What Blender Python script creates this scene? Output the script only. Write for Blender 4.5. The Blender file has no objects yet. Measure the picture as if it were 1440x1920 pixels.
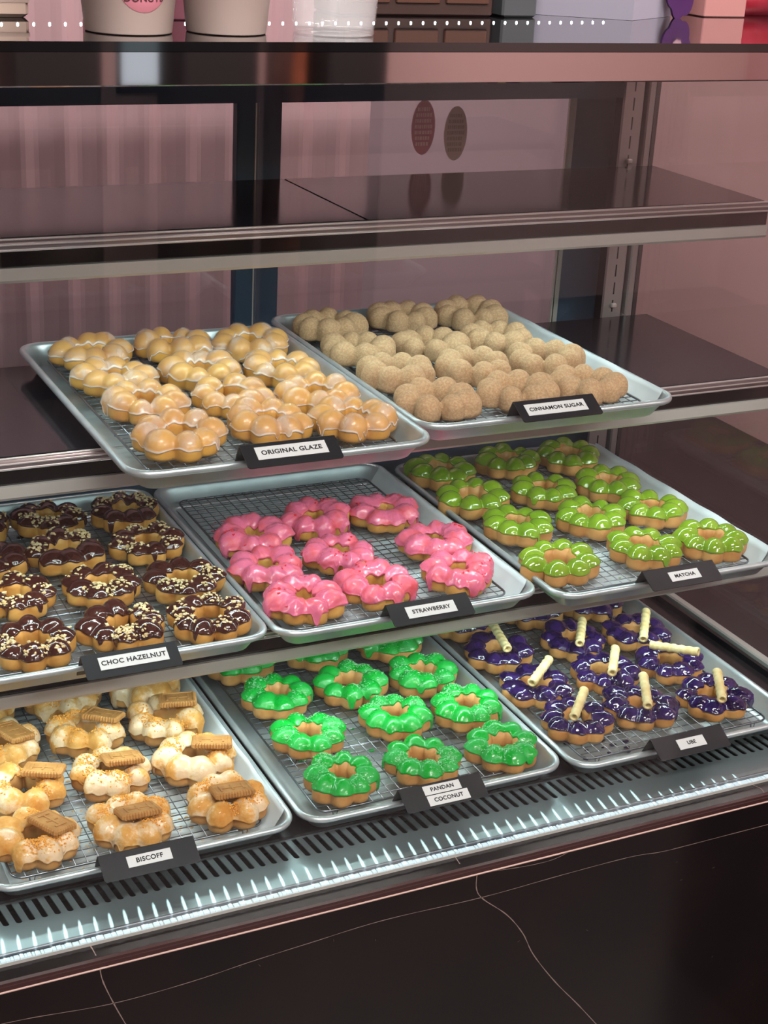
import bpy, math, random
import numpy as np
from mathutils import Vector, Matrix

PI = math.pi
SC = bpy.context.scene
COL = SC.collection

# ------------------------------------------------------------------ camera
cam_data = bpy.data.cameras.new('camera')
cam = bpy.data.objects.new('camera', cam_data)
COL.objects.link(cam)
cam_data.sensor_fit = 'VERTICAL'
cam_data.sensor_height = 24.0
cam_data.sensor_width = 18.0
cam_data.lens = 2948.2 * 24.0 / 1920.0
cam_data.clip_start = 0.02
RC = ((0.899365, -0.434237, 0.050804),      # right
      (-0.122267, -0.361378, -0.924368),    # down
      (0.419754, 0.825133, -0.378104))      # forward
cam.matrix_world = Matrix(((RC[0][0], -RC[1][0], -RC[2][0], 0.0),
                           (RC[0][1], -RC[1][1], -RC[2][1], -1.78057),
                           (RC[0][2], -RC[1][2], -RC[2][2], 0.93259),
                           (0, 0, 0, 1)))
SC.camera = cam

# ------------------------------------------------------------------ colour management, world, big lights
SC.view_settings.view_transform = 'Standard'
SC.view_settings.look = 'None'
SC.view_settings.gamma = 1.0
SC.view_settings.use_curve_mapping = False
SC.view_settings.exposure = 0.0
SC.cycles.use_denoising = True
SC.cycles.max_bounces = 8
SC.cycles.diffuse_bounces = 3
SC.cycles.glossy_bounces = 4
SC.cycles.transmission_bounces = 6
SC.cycles.transparent_max_bounces = 20
SC.cycles.caustics_reflective = False
SC.cycles.caustics_refractive = False
SC.cycles.sample_clamp_indirect = 3.0
SC.cycles.blur_glossy = 0.5

def S(r, g, b):
    def f(c):
        c = c / 255.0
        return c / 12.92 if c <= 0.04045 else ((c + 0.055) / 1.055) ** 2.4
    return (f(r), f(g), f(b), 1.0)

world = bpy.data.worlds.new('World')
SC.world = world
world.use_nodes = True
wn = world.node_tree
wn.nodes['Background'].inputs['Color'].default_value = S(205, 226, 236)
wn.nodes['Background'].inputs['Strength'].default_value = 1.1

CEIL_Z = 2.0
FLOOR_Z = -0.62
FILL_POWER = 54.0
def area_light(name, loc, sx, sy, power, color, rot=(0, 0, 0)):
    l = bpy.data.lights.new(name, 'AREA')
    l.shape = 'RECTANGLE'; l.size = sx; l.size_y = sy
    l.energy = power; l.color = color[:3]
    o = bpy.data.objects.new(name, l); COL.objects.link(o)
    o.location = loc; o.rotation_euler = rot
    return o
for (lx, ly, p) in ((0.3, -1.6, 1.0), (1.6, -3.1, 1.25), (-0.9, -3.1, 0.7), (3.0, -3.0, 0.9), (0.6, 0.45, 0.40), (1.6, -0.6, 0.55)):  # unseen area lights added under the ceiling to fill the room
    area_light('room_fill_light', (lx, ly, CEIL_Z - 0.03), 1.1 if ly < 0 else 1.6, 0.3, FILL_POWER * p, (1.0, 0.93, 0.88))

# ------------------------------------------------------------------ materials
MATS = {}
def mat(name, col, rough=0.5, metal=0.0, spec=0.5, coat=0.0, emit=None, estr=0.0, var=None, vscale=40.0,
        bump=0.0, bscale=200.0, aniso=0.0, vdetail=3.0, bdetail=3.0, coat_rough=0.05, vlo=0.35, vhi=0.65, sss=0.0):
    if name in MATS: return MATS[name]
    m = bpy.data.materials.new(name); m.use_nodes = True
    nt = m.node_tree; b = nt.nodes['Principled BSDF']
    b.inputs['Base Color'].default_value = col
    b.inputs['Roughness'].default_value = rough
    b.inputs['Metallic'].default_value = metal
    b.inputs['Specular IOR Level'].default_value = spec
    b.inputs['Coat Weight'].default_value = coat
    b.inputs['Coat Roughness'].default_value = coat_rough
    if sss:
        b.inputs['Subsurface Weight'].default_value = sss
        b.inputs['Subsurface Radius'].default_value = (0.006, 0.004, 0.002)
        b.inputs['Subsurface Scale'].default_value = 1.0
    if emit:
        b.inputs['Emission Color'].default_value = emit
        b.inputs['Emission Strength'].default_value = estr
    tc = None
    if var or bump:
        tc = nt.nodes.new('ShaderNodeTexCoord')
    if var:
        n = nt.nodes.new('ShaderNodeTexNoise'); n.inputs['Scale'].default_value = vscale
        n.inputs['Detail'].default_value = vdetail
        nt.links.new(tc.outputs['Object'], n.inputs['Vector'])
        r = nt.nodes.new('ShaderNodeValToRGB')
        r.color_ramp.elements[0].position = vlo; r.color_ramp.elements[0].color = col
        r.color_ramp.elements[1].position = vhi; r.color_ramp.elements[1].color = var
        nt.links.new(n.outputs['Fac'], r.inputs['Fac'])
        nt.links.new(r.outputs['Color'], b.inputs['Base Color'])
    if bump:
        n2 = nt.nodes.new('ShaderNodeTexNoise'); n2.inputs['Scale'].default_value = bscale
        n2.inputs['Detail'].default_value = bdetail
        nt.links.new(tc.outputs['Object'], n2.inputs['Vector'])
        bp = nt.nodes.new('ShaderNodeBump'); bp.inputs['Strength'].default_value = bump
        bp.inputs['Distance'].default_value = 0.001
        nt.links.new(n2.outputs['Fac'], bp.inputs['Height'])
        nt.links.new(bp.outputs['Normal'], b.inputs['Normal'])
    if aniso:
        g = nt.nodes.new('ShaderNodeBsdfAnisotropic'); g.distribution = 'GGX'
        g.inputs['Color'].default_value = col; g.inputs['Roughness'].default_value = rough; g.inputs['Anisotropy'].default_value = aniso
        tg = nt.nodes.new('ShaderNodeTangent'); tg.direction_type = 'UV_MAP'
        nt.links.new(tg.outputs['Tangent'], g.inputs['Tangent'])
        mx = nt.nodes.new('ShaderNodeMixShader'); mx.inputs['Fac'].default_value = 0.75
        nt.links.new(b.outputs[0], mx.inputs[1]); nt.links.new(g.outputs[0], mx.inputs[2])
        nt.links.new(mx.outputs[0], nt.nodes['Material Output'].inputs['Surface'])
        b.inputs['Roughness'].default_value = .5
    if False:
        b.inputs['Anisotropic'].default_value = aniso
        tg = nt.nodes.new('ShaderNodeTangent'); tg.direction_type = 'UV_MAP'
        nt.links.new(tg.outputs['Tangent'], b.inputs['Tangent'])
    if emit and estr < 20: m.cycles.emission_sampling = 'NONE'
    MATS[name] = m
    return m

def glass_mat(name, tint=(1, 1, 1, 1), refl=1.0, ior=1.45, haze=0.0):
    """thin pane: straight transmission plus fresnel mirror reflection (and a little surface film)"""
    if name in MATS: return MATS[name]
    m = bpy.data.materials.new(name); m.use_nodes = True
    nt = m.node_tree
    for n in list(nt.nodes): nt.nodes.remove(n)
    out = nt.nodes.new('ShaderNodeOutputMaterial')
    tr = nt.nodes.new('ShaderNodeBsdfTransparent'); tr.inputs['Color'].default_value = tint
    gl = nt.nodes.new('ShaderNodeBsdfGlossy'); gl.inputs['Roughness'].default_value = 0.0
    gl.inputs['Color'].default_value = (refl, refl, refl, 1)
    fr = nt.nodes.new('ShaderNodeFresnel')
    # the pane does not bend the ray, so both faces use the air-to-glass fresnel value
    ge = nt.nodes.new('ShaderNodeNewGeometry'); im = nt.nodes.new('ShaderNodeMapRange')
    im.inputs['To Min'].default_value = ior; im.inputs['To Max'].default_value = 1.0 / ior
    nt.links.new(ge.outputs['Backfacing'], im.inputs['Value']); nt.links.new(im.outputs[0], fr.inputs['IOR'])
    mx = nt.nodes.new('ShaderNodeMixShader')
    nt.links.new(fr.outputs['Fac'], mx.inputs['Fac'])
    nt.links.new(tr.outputs[0], mx.inputs[1]); nt.links.new(gl.outputs[0], mx.inputs[2])
    last = mx
    if haze:
        df = nt.nodes.new('ShaderNodeBsdfDiffuse'); df.inputs['Color'].default_value = (.8, .8, .8, 1)
        m2 = nt.nodes.new('ShaderNodeMixShader'); m2.inputs['Fac'].default_value = haze
        nt.links.new(mx.outputs[0], m2.inputs[1]); nt.links.new(df.outputs[0], m2.inputs[2]); last = m2
    nt.links.new(last.outputs[0], out.inputs['Surface'])
    MATS[name] = m
    return m

# ------------------------------------------------------------------ mesh helpers
class MB:
    def __init__(s):
        s.v = []; s.f = []; s.m = []
    def add(s, verts, faces, mi=0):
        o = len(s.v)
        s.v.extend([tuple(map(float, p)) for p in verts])
        s.f.extend([tuple(i + o for i in f) for f in faces])
        s.m.extend([mi] * len(faces))
    def box(s, x0, x1, y0, y1, z0, z1, mi=0, bev=0.0):
        if bev <= 0:
            v = [(x, y, z) for z in (z0, z1) for y in (y0, y1) for x in (x0, x1)]
            s.add(v, [(0, 2, 3, 1), (4, 5, 7, 6), (0, 1, 5, 4), (2, 6, 7, 3), (0, 4, 6, 2), (1, 3, 7, 5)], mi)
            return
        b = bev
        rings = []
        for z, i in ((z0, b), (z0 + b, 0), (z1 - b, 0), (z1, b)):
            X0, X1, Y0, Y1 = x0 + i, x1 - i, y0 + i, y1 - i
            c = b
            rings.append([(X0 + c, Y0, z), (X1 - c, Y0, z), (X1, Y0 + c, z), (X1, Y1 - c, z), (X1 - c, Y1, z), (X0 + c, Y1, z), (X0, Y1 - c, z), (X0, Y0 + c, z)])
        s.loft(rings, mi=mi, cap=True)
    def loft(s, rings, mi=0, cap=False, closed=True, capends=(True, True)):
        n = len(rings[0]); v = [p for r in rings for p in r]; f = []
        for i in range(len(rings) - 1):
            for j in range(n if closed else n - 1):
                k = (j + 1) % n
                f.append((i * n + j, i * n + k, (i + 1) * n + k, (i + 1) * n + j))
        if cap:
            if capends[0]: f.append(tuple(reversed(range(n))))
            if capends[1]: f.append(tuple((len(rings) - 1) * n + j for j in range(n)))
        s.add(v, f, mi)
    def tube(s, pts, r, n=8, mi=0, cap=True, rs=None):
        P = [Vector(p) for p in pts]; rings = []
        for i, p in enumerate(P):
            t = (P[min(i + 1, len(P) - 1)] - P[max(i - 1, 0)]).normalized()
            a = Vector((0, 0, 1)) if abs(t.z) < 0.9 else Vector((1, 0, 0))
            u = t.cross(a).normalized(); w = t.cross(u)
            rr = rs[i] if rs else r
            rings.append([tuple(p + (u * math.cos(2 * PI * k / n) + w * math.sin(2 * PI * k / n)) * rr) for k in range(n)])
        s.loft(rings, mi=mi, cap=cap)
    def lathe(s, prof, c=(0, 0, 0), n=32, mi=0, cap=False):
        s.loft([[(c[0] + r * math.cos(2 * PI * k / n), c[1] + r * math.sin(2 * PI * k / n), c[2] + z) for k in range(n)] for r, z in prof], mi=mi, cap=cap)
    def build(s, name, mats, parent=None, smooth=False, loc=None):
        me = bpy.data.meshes.new(name)
        me.from_pydata(s.v, [], s.f)
        if not isinstance(mats, (list, tuple)): mats = [mats]
        for m in mats: me.materials.append(m)
        if len(mats) > 1: me.polygons.foreach_set('material_index', s.m)
        if smooth: me.polygons.foreach_set('use_smooth', [True] * len(me.polygons))
        me.update()
        o = bpy.data.objects.new(name, me); COL.objects.link(o)
        if parent: o.parent = parent
        if loc: o.location = loc
        return o

def box_obj(name, x0, x1, y0, y1, z0, z1, m, parent=None, bev=0.0):
    b = MB(); b.box(x0, x1, y0, y1, z0, z1, bev=bev); return b.build(name, m, parent)

def tag(o, label=None, cat=None, group=None, kind=None):
    if label: o['label'] = label
    if cat: o['category'] = cat
    if group: o['group'] = group
    if kind: o['kind'] = kind
    return o

def thing(name, label, cat, loc=(0, 0, 0), rz=0.0, group=None):
    o = bpy.data.objects.new(name, None); COL.objects.link(o)
    o.empty_display_size = 0.02
    o.location = loc; o.rotation_euler = (0, 0, rz)
    return tag(o, label, cat, group)

def rrect(x0, x1, y0, y1, z, r, n=8):
    out = []
    for cx, cy, a0 in ((x1 - r, y0 + r, -PI / 2), (x1 - r, y1 - r, 0), (x0 + r, y1 - r, PI / 2), (x0 + r, y0 + r, PI)):
        for k in range(n + 1):
            a = a0 + PI / 2 * k / n
            out.append((cx + r * math.cos(a), cy + r * math.sin(a), z))
    return out

def text_mesh(s, size, m, name='lettering', bold=0.0):
    cu = bpy.data.curves.new(name, 'FONT'); cu.body = s; cu.size = size
    cu.align_x = 'CENTER'; cu.align_y = 'CENTER'; cu.extrude = 0.00008; cu.offset = bold; cu.space_character = 1.08
    t = bpy.data.objects.new(name, cu); COL.objects.link(t)
    dg = bpy.context.evaluated_depsgraph_get(); dg.update()
    me = bpy.data.meshes.new_from_object(t.evaluated_get(dg))
    bpy.data.objects.remove(t); bpy.data.curves.remove(cu)
    me.name = name; me.materials.clear(); me.materials.append(m)
    o = bpy.data.objects.new(name, me); COL.objects.link(o)
    return o

# ------------------------------------------------------------------ material library
M_black = mat('black_satin', S(20, 21, 24), 0.35)
M_blackgloss = mat('black_gloss', S(17, 15, 17), 0.10, coat=0.3)
M_shelf = mat('shelf_black_glass', S(28, 26, 31), 0.12, spec=0.40)
M_navy = mat('door_frame_anodised', S(56, 78, 100), 0.45, metal=0.0, spec=0.3)
M_chrome = mat('polished_trim', S(206, 196, 196), 0.28, metal=0.35)
M_alu = mat('aluminium_channel', S(192, 192, 188), 0.40, metal=0.30)
M_fascia = mat('polished_steel_fascia', S(205, 190, 190), 0.035, metal=1.0)
M_tray = mat('sheet_pan_aluminium', S(204, 213, 217), 0.34, metal=0.62, var=S(186, 197, 202), vscale=28, bump=0.10, bscale=60)
M_rack = mat('rack_wire', S(128, 133, 140), 0.28, metal=0.9)
M_paper = mat('parchment', S(214, 222, 226), 0.55, var=S(196, 206, 212), vscale=16, bump=0.25, bscale=25, bdetail=5)
M_signblk = mat('sign_black', S(24, 26, 31), 0.45)
M_strip = mat('label_paper', S(214, 214, 216), 0.5)
M_ink = mat('label_ink', S(22, 24, 28), 0.6)
M_pinkwall = mat('pink_wall', S(202, 160, 160), 0.75, var=S(194, 152, 153), vscale=2)
M_curtain = mat('pink_curtain', S(200, 164, 170), 0.7)
M_dough = mat('fried_dough', S(214, 162, 86), 0.48, var=S(188, 128, 60), vscale=55, bump=0.15, bscale=300, sss=0.05)
M_doughP = mat('fried_dough_pale', S(210, 160, 98), 0.48, var=S(184, 128, 70), vscale=45, bump=0.15, bscale=300, sss=0.05)
M_LED = mat('led_bead', S(255, 255, 255), 0.3, emit=(0.80, 1.0, 0.97, 1), estr=185.0)
M_beadtop = mat('glow_bead_dim', S(255, 255, 255), 0.3, emit=(0.80, 1.0, 0.97, 1), estr=9.0)
M_edge_glint = mat('edge_glint', S(190, 205, 215), 0.2, emit=(0.62, 0.84, 0.95, 1), estr=0.42)  # glow standing in for a reflection along the glass edge

# ------------------------------------------------------------------ room
def struct(o): o['kind'] = 'structure'; return o
M_floor = mat('floor_tile', S(72, 62, 62), 0.35, var=S(60, 52, 53), vscale=3)
M_ceil = mat('ceiling_paint', S(205, 196, 192), 0.8)
M_lav = mat('back_wall_paint', S(146, 126, 134), 0.7)
struct(box_obj('floor', -3.2, 4.2, -4.6, 1.6, FLOOR_Z - 0.05, FLOOR_Z, M_floor))
struct(box_obj('ceiling', -3.2, 4.2, -4.6, 1.6, CEIL_Z, CEIL_Z + 0.05, M_ceil))
struct(box_obj('wall_back', -3.2, 4.2, 1.25, 1.3, FLOOR_Z, CEIL_Z, M_lav))
struct(box_obj('wall_right', 1.95, 2.0, -1.15, 1.25, FLOOR_Z, CEIL_Z, M_pinkwall))
struct(box_obj('wall_left', -3.2, -3.15, -4.6, 1.3, FLOOR_Z, CEIL_Z, M_pinkwall))
# wall behind the photographer with two windows
WX = ((1.56, 1.80, 0.20), (2.14, 2.36, 0.0))
b = MB()
b.box(-3.2, -1.2, -4.6, -4.55, FLOOR_Z, CEIL_Z)
b.box(-1.2, WX[0][0], -4.6, -4.55, FLOOR_Z, CEIL_Z)
b.box(WX[0][1], WX[1][0], -4.6, -4.55, FLOOR_Z, CEIL_Z)
b.box(WX[1][1], 4.2, -4.6, -4.55, FLOOR_Z, CEIL_Z)
for x0, x1, zs in WX:
    b.box(x0, x1, -4.6, -4.55, FLOOR_Z, zs)
    b.box(x0, x1, -4.6, -4.55, 1.3, CEIL_Z)
struct(b.build('wall_front', mat('front_wall_paint', S(206, 176, 174), .75)))
struct(box_obj('wall_far_right', 4.15, 4.2, -4.6, 1.3, FLOOR_Z, CEIL_Z, M_pinkwall))
for i, (x0, x1, zs) in enumerate(WX):
    b = MB()
    b.box(x0, x0 + .015, -4.59, -4.54, zs, 1.3); b.box(x1 - .015, x1, -4.59, -4.54, zs, 1.3)
    b.box(x0, x1, -4.59, -4.54, zs, zs + .02); b.box(x0, x1, -4.59, -4.54, 1.27, 1.3)
    b.box(x0, x1, -4.59, -4.54, 0.5, 0.53)
    struct(b.build('window_%d' % (i + 1), M_black))
# pleated curtain behind the case
b = MB()
N = 260; x0c, x1c = -0.75, 1.095
front = []; back = []
for i in range(N + 1):
    x = x0c + (x1c - x0c) * i / N
    ph = x * 2 * PI / 0.062
    d = 0.0045 * math.sin(ph) + 0.002 * math.sin(ph * 0.37 + 1) + 0.0012 * math.sin(ph * 2 + .5)
    front.append((x, 0.50 + d)); back.append((x, 0.506 + d))
ring = [(x, y) for x, y in front] + [(x, y) for x, y in reversed(back)]
b.loft([[(x, y, z) for x, y in ring] for z in (-0.60, 0.1, 0.4, 0.8, 1.3)], cap=True)
o = b.build('pleated_curtain', M_curtain, smooth=False)
tag(o, 'dusty pink pleated curtain hanging behind the display case doors', 'curtain')
# dark neighbouring counter to the right, seen through the end glass
o = box_obj('service_counter', 1.353, 1.94, -1.0, 0.6, FLOOR_Z, -0.045, mat('counter_dark', S(34, 28, 30), 0.25), bev=0.006)
tag(o, 'dark low service counter just beyond the right end of the case', 'counter')

# props added on the customer side so the fascia and glass reflect dark shapes
M_dark = mat('dark_fabric', S(22, 18, 20), 0.8)
M_wood = mat('warm_wood', S(120, 66, 44), 0.5, var=S(96, 50, 34), vscale=12)
def reflection_prop(x, y, w, label, m, h=2.6):
    o = box_obj('prop', x - w / 2, x + w / 2, y - .12, y + .12, FLOOR_Z, FLOOR_Z + h, m, bev=0.01)
    tag(o, label, 'prop')
reflection_prop(1.19, -4.0, 0.26, 'black column left of the wide window, added for its reflection', M_dark)
reflection_prop(1.68, -4.0, 0.24, 'black column between the two shop windows, added for its reflection', M_dark)
reflection_prop(1.935, -4.0, 0.045, 'slim wooden column in front of the narrow window, added for its reflection', M_wood)
reflection_prop(2.13, -4.0, 0.20, 'wide black column right of the narrow window, added for its reflection', M_dark)

# ------------------------------------------------------------------ marble base
M_marble = mat('dark_marble', S(22, 17, 18), 0.14, spec=0.35, var=S(28, 21, 21), vscale=7)
M_vein = mat('marble_vein', S(128, 110, 104), 0.35)
M_veinf = mat('marble_vein_faint', S(70, 58, 56), 0.35)
base = thing('marble_base', 'dark brown marble base with fine pale veins under the display case', 'counter base')
YP = -0.5905
XL, XR = -0.12, 1.32
def ribbon(b, pts, w, mi, axis='xz', off=0.00025):
    P = [Vector(p) for p in pts]
    # smooth resample
    Q = []
    for i in range(len(P) - 1):
        p0 = P[max(i - 1, 0)]; p1 = P[i]; p2 = P[i + 1]; p3 = P[min(i + 2, len(P) - 1)]
        for k in range(6):
            t = k / 6
            Q.append(0.5 * ((2 * p1) + (-p0 + p2) * t + (2 * p0 - 5 * p1 + 4 * p2 - p3) * t * t + (-p0 + 3 * p1 - 3 * p2 + p3) * t ** 3))
    Q.append(P[-1])
    va = []
    for i, q in enumerate(Q):
        t = (Q[min(i + 1, len(Q) - 1)] - Q[max(i - 1, 0)]).normalized()
        n = Vector((-t.y, t.x)); ww = w * (0.75 + 0.35 * math.sin(i * 1.7) * math.sin(i * .61 + 1))
        a = q + n * ww / 2; c = q - n * ww / 2
        if axis == 'xz': va += [(a.x, YP - off, a.y), (c.x, YP - off, c.y)]
        else: va += [(a.x, a.y, ZL + off), (c.x, c.y, ZL + off)]
    f = [(2 * i, 2 * i + 1, 2 * i + 3, 2 * i + 2) for i in range(len(Q) - 1)]
    b.add(va, f, mi)
ZL = -0.036
b = MB()
b.box(XL, XR + .03, YP, -0.57, FLOOR_Z + 0.08, -0.0445)
# veins as (x, z) on the front face, metres
VEINS_F = [([(0.7392, -0.0418), (0.7397, -0.0621), (0.7488, -0.0782), (0.7811, -0.1078), (0.8043, -0.1390), (0.8213, -0.1726), (0.8540, -0.2191), (0.8912, -0.2644), (0.9257, -0.3086)], 0.0013, 1),
  ([(0.2246, -0.0789), (0.2644, -0.0812), (0.3431, -0.0891), (0.4225, -0.0874), (0.4840, -0.0819), (0.5475, -0.0776), (0.6314, -0.0729), (0.7486, -0.0761), (0.8486, -0.0737), (0.9359, -0.0731), (0.9797, -0.0771), (1.0240, -0.0775), (1.1387, -0.0773)], 0.0009, 1),
  ([(0.3303, -0.0437), (0.3331, -0.0602), (0.3431, -0.0891), (0.3571, -0.1238)], 0.0014, 1),
  ([(0.7459, -0.0442), (0.7822, -0.0482), (0.8089, -0.0503), (0.8358, -0.0497), (0.8649, -0.0419)], 0.0008, 1),
  ]
VEINS_L = [([(0.3255, -0.5589), (0.3286, -0.5663), (0.3295, -0.5813)], 0.0014, 1), ([(0.7230, -0.5577), (0.7256, -0.5650), (0.7244, -0.5780)], 0.0012, 1), ([(1.1184, -0.5625), (1.1244, -0.5747), (1.1226, -0.5838)], 0.0012, 1), ]
for pts, w, mi in VEINS_F: ribbon(b, pts, w, mi)
rng0 = random.Random(5)
for k in range(26):   # short flecks in the stone
    x = rng0.uniform(0.3, 1.25); z = rng0.uniform(-0.42, -0.07); a = rng0.uniform(0, PI); l = rng0.uniform(.001, .004)
    ribbon(b, [(x, z), (x + l * math.cos(a), z + l * math.sin(a))], 0.0008, 2)
b.build('front_panel', [M_marble, M_vein, M_veinf], base)
b = MB()
b.box(XL, XR + .03, YP + 0.0015, -0.555, -0.0440, ZL)
for pts, w, mi in VEINS_L: ribbon(b, pts, w, mi, axis='xy')
b.build('ledge', [M_marble, M_vein], base)
M_rose = mat('rose_metal_trim', S(214, 186, 176), 0.35, metal=0.3)
M_pinkreflect = mat('pink_reflect_trim', S(58, 36, 36), 0.30)  # reddish tone painted for the pink reflected in the bevelled edge
b = MB()
b.tube([(XL, YP + .0005, -0.0445), (XR + .03, YP + .0005, -0.0445)], 0.0015, 8, 0)
b.box(XL, XR + .03, YP - .0006, YP + .0026, -0.0430, -0.0385, 1)
b.box(XL, XR + .03, YP + .0005, YP + .0050, -0.0385, ZL + .0006, 1)
b.build('edge_trim', [M_rose, M_pinkreflect], base)
box_obj('plinth', XL + .02, XR, -0.54, 0.10, FLOOR_Z, FLOOR_Z + 0.09, M_black, base)
box_obj('carcass', XL, XR + .03, -0.569, 0.14, FLOOR_Z + 0.085, -0.085, M_black, base)

# ------------------------------------------------------------------ display case
case = thing('display_case', 'glass fronted refrigerated display case full of donut trays', 'display case')
YG = -0.562
# deck
b = MB(); b.box(XL, 1.30, -0.478, 0.13, -0.040, -0.0265)
b.build('deck', mat('deck_steel', S(46, 42, 45), 0.22, metal=0.35), case)
# duct under the grille
b = MB(); b.box(XL, 1.30, -0.555, 0.13, -0.084, -0.074)
b.box(XL, 1.30, -0.480, -0.470, -0.074, -0.041)
b.build('air_duct', mat('duct_black', S(10, 11, 13), 0.6), case)
# perforated stainless grille, slots skewed a little
b = MB(); uvs = []
ya, yb, yc, yd = -0.5545, -0.5135, -0.479, -0.470
zt, zb = -0.030, -0.0315
pitch, sw = 0.0127, 0.0060; skew = -0.0037
def strip(xa0, xa1, y0, xb0, xb1, y1, mi=0):
    b.add([(xa0, y0, zt), (xa1, y0, zt), (xb1, y1, zt), (xb0, y1, zt), (xa0, y0, zb), (xa1, y0, zb), (xb1, y1, zb), (xb0, y1, zb)],
          [(0, 1, 2, 3), (4, 7, 6, 5), (0, 4, 5, 1), (1, 5, 6, 2), (2, 6, 7, 3), (3, 7, 4, 0)], mi)
strip(XL, 1.30, ya, XL, 1.30, yb)
strip(XL, 1.30, yc, XL, 1.30, yd)
x = XL
while x < 1.30 - pitch:
    strip(x + sw / 2, x + pitch - sw / 2, yb, x + sw / 2 + skew, x + pitch - sw / 2 + skew, yc)
    # rounded slot ends
    for yy, sg, dx in ((yb, 1, 0), (yc, -1, skew)):
        r = sw / 2; pts = []
        for side in (-1, 1):
            vv = [(x + dx + side * r, yy, zt)] + [(x + dx + side * r * math.cos(a * PI / 12), yy + sg * r * (1 - math.sin(a * PI / 12)), zt) for a in range(0, 7)]
            # fill between corner and arc
            c0 = (x + dx + side * r, yy, zt)
            arc = [(x + dx + side * r * math.cos(a * PI / 12), yy + sg * r * (1 - math.sin(a * PI / 12)) * 0.8, zt) for a in range(0, 7)]
            fs = [(0, i + 1, i + 2) if side * sg > 0 else (0, i + 2, i + 1) for i in range(6)]
            b.add([c0] + arc, fs)
    x += pitch
gr = b.build('air_grille', mat('brushed_steel', S(160, 176, 180), 0.36, metal=0.8, bump=.05, bscale=90), case)
uv = gr.data.uv_layers.new(name='UVMap')
for li, l in enumerate(gr.data.loops):
    v = gr.data.vertices[l.vertex_index].co; uv.data[li].uv = (v.x, v.y)
# front edge profile of the grille + bottom glass channel
b = MB(); b.box(XL, 1.31, -0.5575, -0.5545, -0.034, -0.0285, bev=0.0006)
b.build('grille_lip', mat('lip_grey', S(120, 122, 128), 0.3, metal=0.9), case)
b = MB(); b.box(XL, 1.31, -0.5655, -0.5580, -0.0365, -0.0325)
b.build('glass_channel', M_alu, case)
rng = random.Random(2)
b = MB(); x = XL + .02
while x < 1.285:
    w = rng.uniform(.002, .007); h = rng.uniform(.0008, .0018)
    b.box(x, x + w, -0.5645, -0.5590, -0.0325, -0.0325 + h)
    x += w + rng.uniform(.0003, .0016)
b.build('edge_glint_strip', M_edge_glint, case)  # glowing beads imitate the glittering reflection at the glass bottom
M_glass = glass_mat('clear_glass', (0.97, 0.985, 0.98, 1))
box_obj('front_glass', XL, 1.308, YG - 0.006, YG, -0.0310, 0.770, M_glass, case)
box_obj('end_glass', 1.302, 1.308, YG + .001, 0.045, -0.0265, 0.790, glass_mat('end_glass_mat', (0.93, 0.93, 0.93, 1)), case)
box_obj('end_glass', -0.121, -0.115, YG + .001, 0.045, -0.0265, 0.790, glass_mat('end_glass_mat'), case)
b = MB(); b.box(1.296, 1.302, -0.555, 0.03, -0.0265, -0.018)
b.build('end_glass_gasket', M_black, case)
b = MB(); b.box(1.309, 1.322, -0.555, 0.05, -0.034, -0.016, bev=.002)
b.build('end_rail', M_alu, case)
b = MB(); b.box(1.3005, 1.343, -0.568, 0.14, FLOOR_Z + .08, -0.0345)
b.build('end_panel', M_black, base)
# fascia, top slab
b = MB(); b.box(XL, 1.325, -0.571, -0.556, 0.7665, 0.7935, bev=0.0012)
b.build('fascia', M_fascia, case)
b = MB(); b.box(XL, 1.33, -0.5735, 0.14, 0.7930, 0.8006)
b.build('top_slab', mat('top_black_glass', S(14, 12, 14), 0.04, spec=0.9, coat=0.6), case)
# back header and end pilasters
b = MB(); b.box(XL, 1.33, 0.075, 0.135, 0.657, 0.7925); b.box(XL, 1.33, 0.070, 0.076, 0.690, 0.70)
b.build('back_header', M_navy, case)
b = MB(); x = 0.30
while x < 0.725:
    b.box(x - .0009, x + .0009, .0685, .0702, .6855, .6870); x += 0.01640
b.build('header_glint_dots', mat('header_glint', S(230, 240, 245), 0.2, emit=(0.8, 0.95, 1.0, 1), estr=1.0), case)  # glowing dots put in place of a reflection on the header
b = MB(); b.box(XL, 1.33, 0.070, 0.135, -0.0265, 0.255); b.build('back_panel', M_navy, case)
M_pil = mat('pilaster_steel', S(156, 150, 150), 0.36, metal=0.5)
def pilaster(x0, x1, y):
    b = MB(); b.box(x0, x1, y, y + .004, -0.0265, 0.79, 0, bev=.0008)
    b.box(x0 - .0015, x0 + .0015, y - .003, y + .002, -0.0265, 0.79, 0)
    z = 0.06
    while z < 0.78:
        b.box((x0 + x1) / 2 - .0011, (x0 + x1) / 2 + .0011, y - .0002, y + .001, z, z + .017, 1); z += .0255
    p = b.build('pilaster', [M_pil, M_black], case)
    for zs in (0.152, 0.372, 0.575):
        q = MB(); q.box((x0 + x1) / 2 - .004, (x0 + x1) / 2 + .004, y - .006, y, zs + .001, zs + .007, bev=.001)
        q.build('shelf_clip', M_chrome, p)
    return p
pilaster(1.251, 1.282, 0.030)
pilaster(0.02, 0.05, 0.030)
b = MB(); b.box(1.282, 1.289, 0.040, 0.05, -0.0265, 0.79); b.box(1.2885, 1.3005, 0.028, 0.05, -0.0265, 0.79, 1, bev=.002); b.box(1.3005, 1.309, 0.030, 0.055, -0.0265, 0.79, 2, bev=.001)
b.box(1.282, 1.309, 0.05, 0.075, -.0265, 0.79); b.box(1.2885, 1.335, 0.076, 0.135, -.0265, .79)
b.build('corner_post', [M_black, M_pil, mat('post_dark', S(72, 68, 70), .35, metal=.5)], case)

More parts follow.
